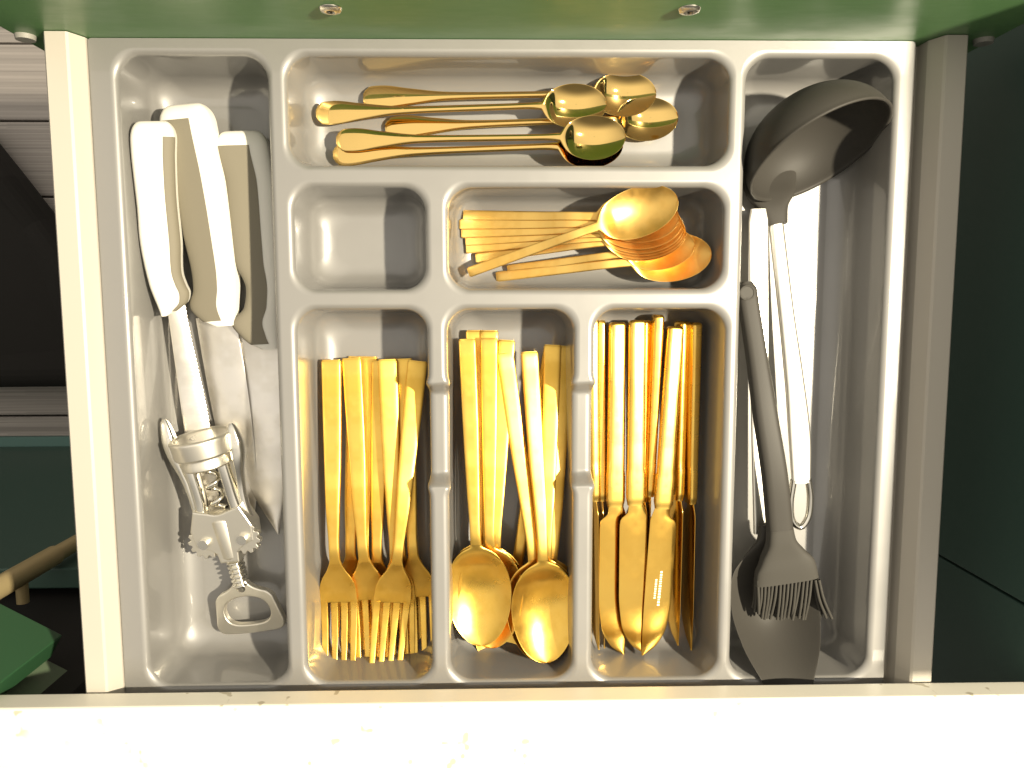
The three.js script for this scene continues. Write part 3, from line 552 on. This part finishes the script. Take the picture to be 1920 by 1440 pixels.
// ---------------------------------------------------------------- ladle, serving spoon, pastry brush
{
  const t = thing('ladle', 'dark grey nylon ladle with steel handle, its bowl at top right', 'ladle');
  const C = V([0.1974, -0.006, -0.1481]), R = 0.0475;
  const X = V([0.2381, -0.003, -0.1664]).sub(V([0.1538, -0.008, -0.1283])).normalize(); // along the long axis of the mouth
  const nrm = new THREE.Vector3(0.36, 0.42, 0.83); nrm.addScaledVector(X, -nrm.dot(X)).normalize(); // the way the mouth faces
  const prof = []; for (let i = 0; i <= 30; i++) { const a = i / 30 * Math.PI / 2; prof.push(new THREE.Vector2(R * Math.sin(a) ** 0.9, -0.037 * Math.cos(a))); }
  prof.push(new THREE.Vector2(R + 0.0006, 0.0012), new THREE.Vector2(R - 0.0006, 0.0018), new THREE.Vector2(R - 0.0018, 0.001));
  for (let i = 30; i >= 0; i--) { const a = i / 30 * Math.PI / 2; prof.push(new THREE.Vector2((R - 0.0022) * Math.sin(a) ** 0.9, -0.0348 * Math.cos(a))); }
  const bowl = part('bowl', new THREE.LatheGeometry(prof, 96), M.nylon, t);
  const Zv = X.clone().cross(nrm); bowl.quaternion.setFromRotationMatrix(new THREE.Matrix4().makeBasis(X, nrm, Zv)); bowl.position.copy(C);
  // flared neck from inside the bowl to the steel handle, as a swept strap
  const strap = (name, keys, mat, K = 24, seg = 40, n = 3, parent = t) => { // keys: [point, half width, thickness]
    const cv = new THREE.CatmullRomCurve3(keys.map((k) => V(k[0]))), us = keys.map((k, i) => i / (keys.length - 1));
    const w = curve(keys.map((k, i) => [us[i], k[1]])), th = curve(keys.map((k, i) => [us[i], k[2]]));
    const P = [], N = [];
    for (let i = 0; i <= seg; i++) {
      const u = i / seg, p = cv.getPoint(u), T = cv.getTangent(u), S = T.clone().cross(new THREE.Vector3(0, 1, 0)).normalize(), U = S.clone().cross(T), row = [];
      for (let k = 0; k < K; k++) { const a = k / K * Math.PI * 2, c = Math.cos(a), s = Math.sin(a); row.push(p.clone().addScaledVector(S, Math.sign(c) * Math.abs(c) ** (2 / n) * w(u)).addScaledVector(U, Math.sign(s) * Math.abs(s) ** (2 / n) * th(u) / 2)); }
      P.push(row);
    }
    for (let i = 0; i <= seg; i++) N.push(P[i].map((p, k) => P[Math.min(i + 1, seg)][k].clone().sub(P[Math.max(i - 1, 0)][k]).cross(P[i][(k + 1) % K].clone().sub(P[i][(k + K - 1) % K])).normalize()));
    return part(name, cut({ P, N, K }, 0, seg), mat, parent);
  };
  strap('neck', [[[0.1807, -0.0512, -0.1446], 0.020, 0.003], [[0.1807, -0.048, -0.1343], 0.0190, 0.005], [[0.1812, -0.0445, -0.1254], 0.0160, 0.007], [[0.1823, -0.0425, -0.1165], 0.0100, 0.009], [[0.1843, -0.041, -0.1054], 0.0073, 0.0095]], M.nylon);
  strap('handle', [[[0.1831, -0.0412, -0.1116], 0.0050, 0.006], [[0.1896, -0.0355, -0.0547], 0.0052, 0.006], [[0.1965, -0.0295, 0.0041], 0.0066, 0.006], [[0.2001, -0.0265, 0.041], 0.0076, 0.005], [[0.202, -0.0255, 0.0729], 0.0066, 0.004]], M.steel);
  const loopP = [[0.1968, -0.0258, 0.071], [0.196, -0.028, 0.0887], [0.1991, -0.03, 0.102], [0.2048, -0.0305, 0.1061], [0.2093, -0.03, 0.0998], [0.2098, -0.028, 0.085], [0.2069, -0.0258, 0.0704]];
  part('hanging_loop', tube(loopP, 0.0023, 48, 12), M.chrome, t);

  const sp = thing('serving_spoon', 'large dark grey nylon serving spoon under the brush, with flat steel handle', 'serving spoon');
  const Ls = 0.108, W = 0.0305;
  const ss = [...span(0, 0.03, 18), ...span(0.032, 0.07, 20), ...tipSpan(0.072, Ls, 24)];
  const WK = curve([[0, 0.0055], [0.007, 0.007], [0.016, 0.0145], [0.027, 0.0225], [0.038, 0.0252], [0.047, 0.0255], [0.066, 0.0225], [0.085, 0.0150], [0.098, 0.0088], [Ls, 0.002]]);
  const L = loft(ss, (s) => ({ w: WK(s), th: 0.0075 - 0.0053 * sm(s, 0.002, 0.026), y: 0.006 + 0.006 * (1 - sm(s, 0, 0.035)) + 0.007 * sm(s, 0.045, 0.095), dish: 0.014 * sm(s, 0.008, 0.045) * (1 - 0.85 * sm(s, 0.055, 0.1)), n: 3.2 - 1.2 * sm(s, 0, 0.03) }), 56);
  const head = part('head', cut(L, 0, ss.length - 1), M.nylon, sp);
  lay(head, [0.1811, -0.042, 0.1081], [0.1886, -0.003, 0.2326], Ls);
  strap('handle', [[[0.1782, -0.0365, 0.1124], 0.0045, 0.004], [[0.1752, -0.036, 0.0349], 0.0058, 0.003], [[0.1724, -0.036, -0.04], 0.0066, 0.003], [[0.1703, -0.037, -0.1057], 0.0066, 0.003], [[0.1702, -0.0375, -0.1159], 0.0052, 0.002]], M.steel, 24, 40, 5, sp);

  const br = thing('pastry_brush', 'dark grey silicone pastry brush with bristles, lying on the serving spoon', 'brush');
  strap('handle', [[[0.1577, -0.0205, -0.0658], 0.0035, 0.008], [[0.158, -0.02, -0.0601], 0.0066, 0.010], [[0.163, -0.0165, -0.0262], 0.0066, 0.011], [[0.17, -0.0105, 0.0235], 0.0078, 0.012], [[0.1768, -0.0085, 0.0632], 0.0083, 0.012], [[0.1824, -0.0105, 0.1014], 0.0086, 0.012]], M.nylon, 32, 60, 3.4, br);
  const ring = new THREE.TorusGeometry(0.0047, 0.0007, 10, 32); ring.rotateX(Math.PI / 2); ring.translate(...[0.1567, -0.0148, -0.0586]); part('hanging_hole', ring, M.silicone, br);
  const disc = new THREE.CylinderGeometry(0.0045, 0.0045, 0.0006, 32); disc.translate(...[0.1567, -0.0148, -0.0586]); part('hole_filling', disc, M.silicone, br);
  strap('head', [[[0.1824, -0.0105, 0.1007], 0.0084, 0.0122], [[0.1836, -0.011, 0.1091], 0.0096, 0.012], [[0.1858, -0.012, 0.1199], 0.0155, 0.0115], [[0.1878, -0.0125, 0.1284], 0.0205, 0.011], [[0.1893, -0.0135, 0.1387], 0.0221, 0.0105]], M.silicone, 40, 44, 4, br);
  for (let r = 0; r < 3; r++) for (let i = 0; i < 17; i++) {
    const u = i / 16, x = 1416 + u * 118, out = u > 0.9 ? 22 + (i - 14) * 6 : (0.2 - u) * 22 * (u < 0.3 ? 1 : 0.35), j = (rnd() - 0.5) * 8, h = -0.0105 - r * 0.0028;
    const a = P(x, 1084, h), b = P(x + out * 0.35 + j * 0.3 + (u < 0.3 ? 6 * (0.3 - u) : 0), 1124, h - 0.001 - rnd() * 0.001), c = P(x + out + j, 1168 - (u < 0.12 ? 12 : 0) - r * 3 + (rnd() - 0.5) * 5, h - 0.004 - rnd() * 0.002);
    const g = new THREE.TubeGeometry(new THREE.CatmullRomCurve3([a, b, c]), 8, 0.00105, 7); part('bristle', g, M.silicone, br);
  }
  function P(px, py, y) { // rows and columns of bristle roots laid out on the level y, in the brush's own grid (0.001 px steps of 1/2780 m)
    const o = V([0.1893, -0.0135, 0.1387]); return new THREE.Vector3(o.x + (px - 1474) / 2790, y, o.z + (py - 1088) / 2790);
  }
}
shade(scene);
renderer.render(scene, camera);
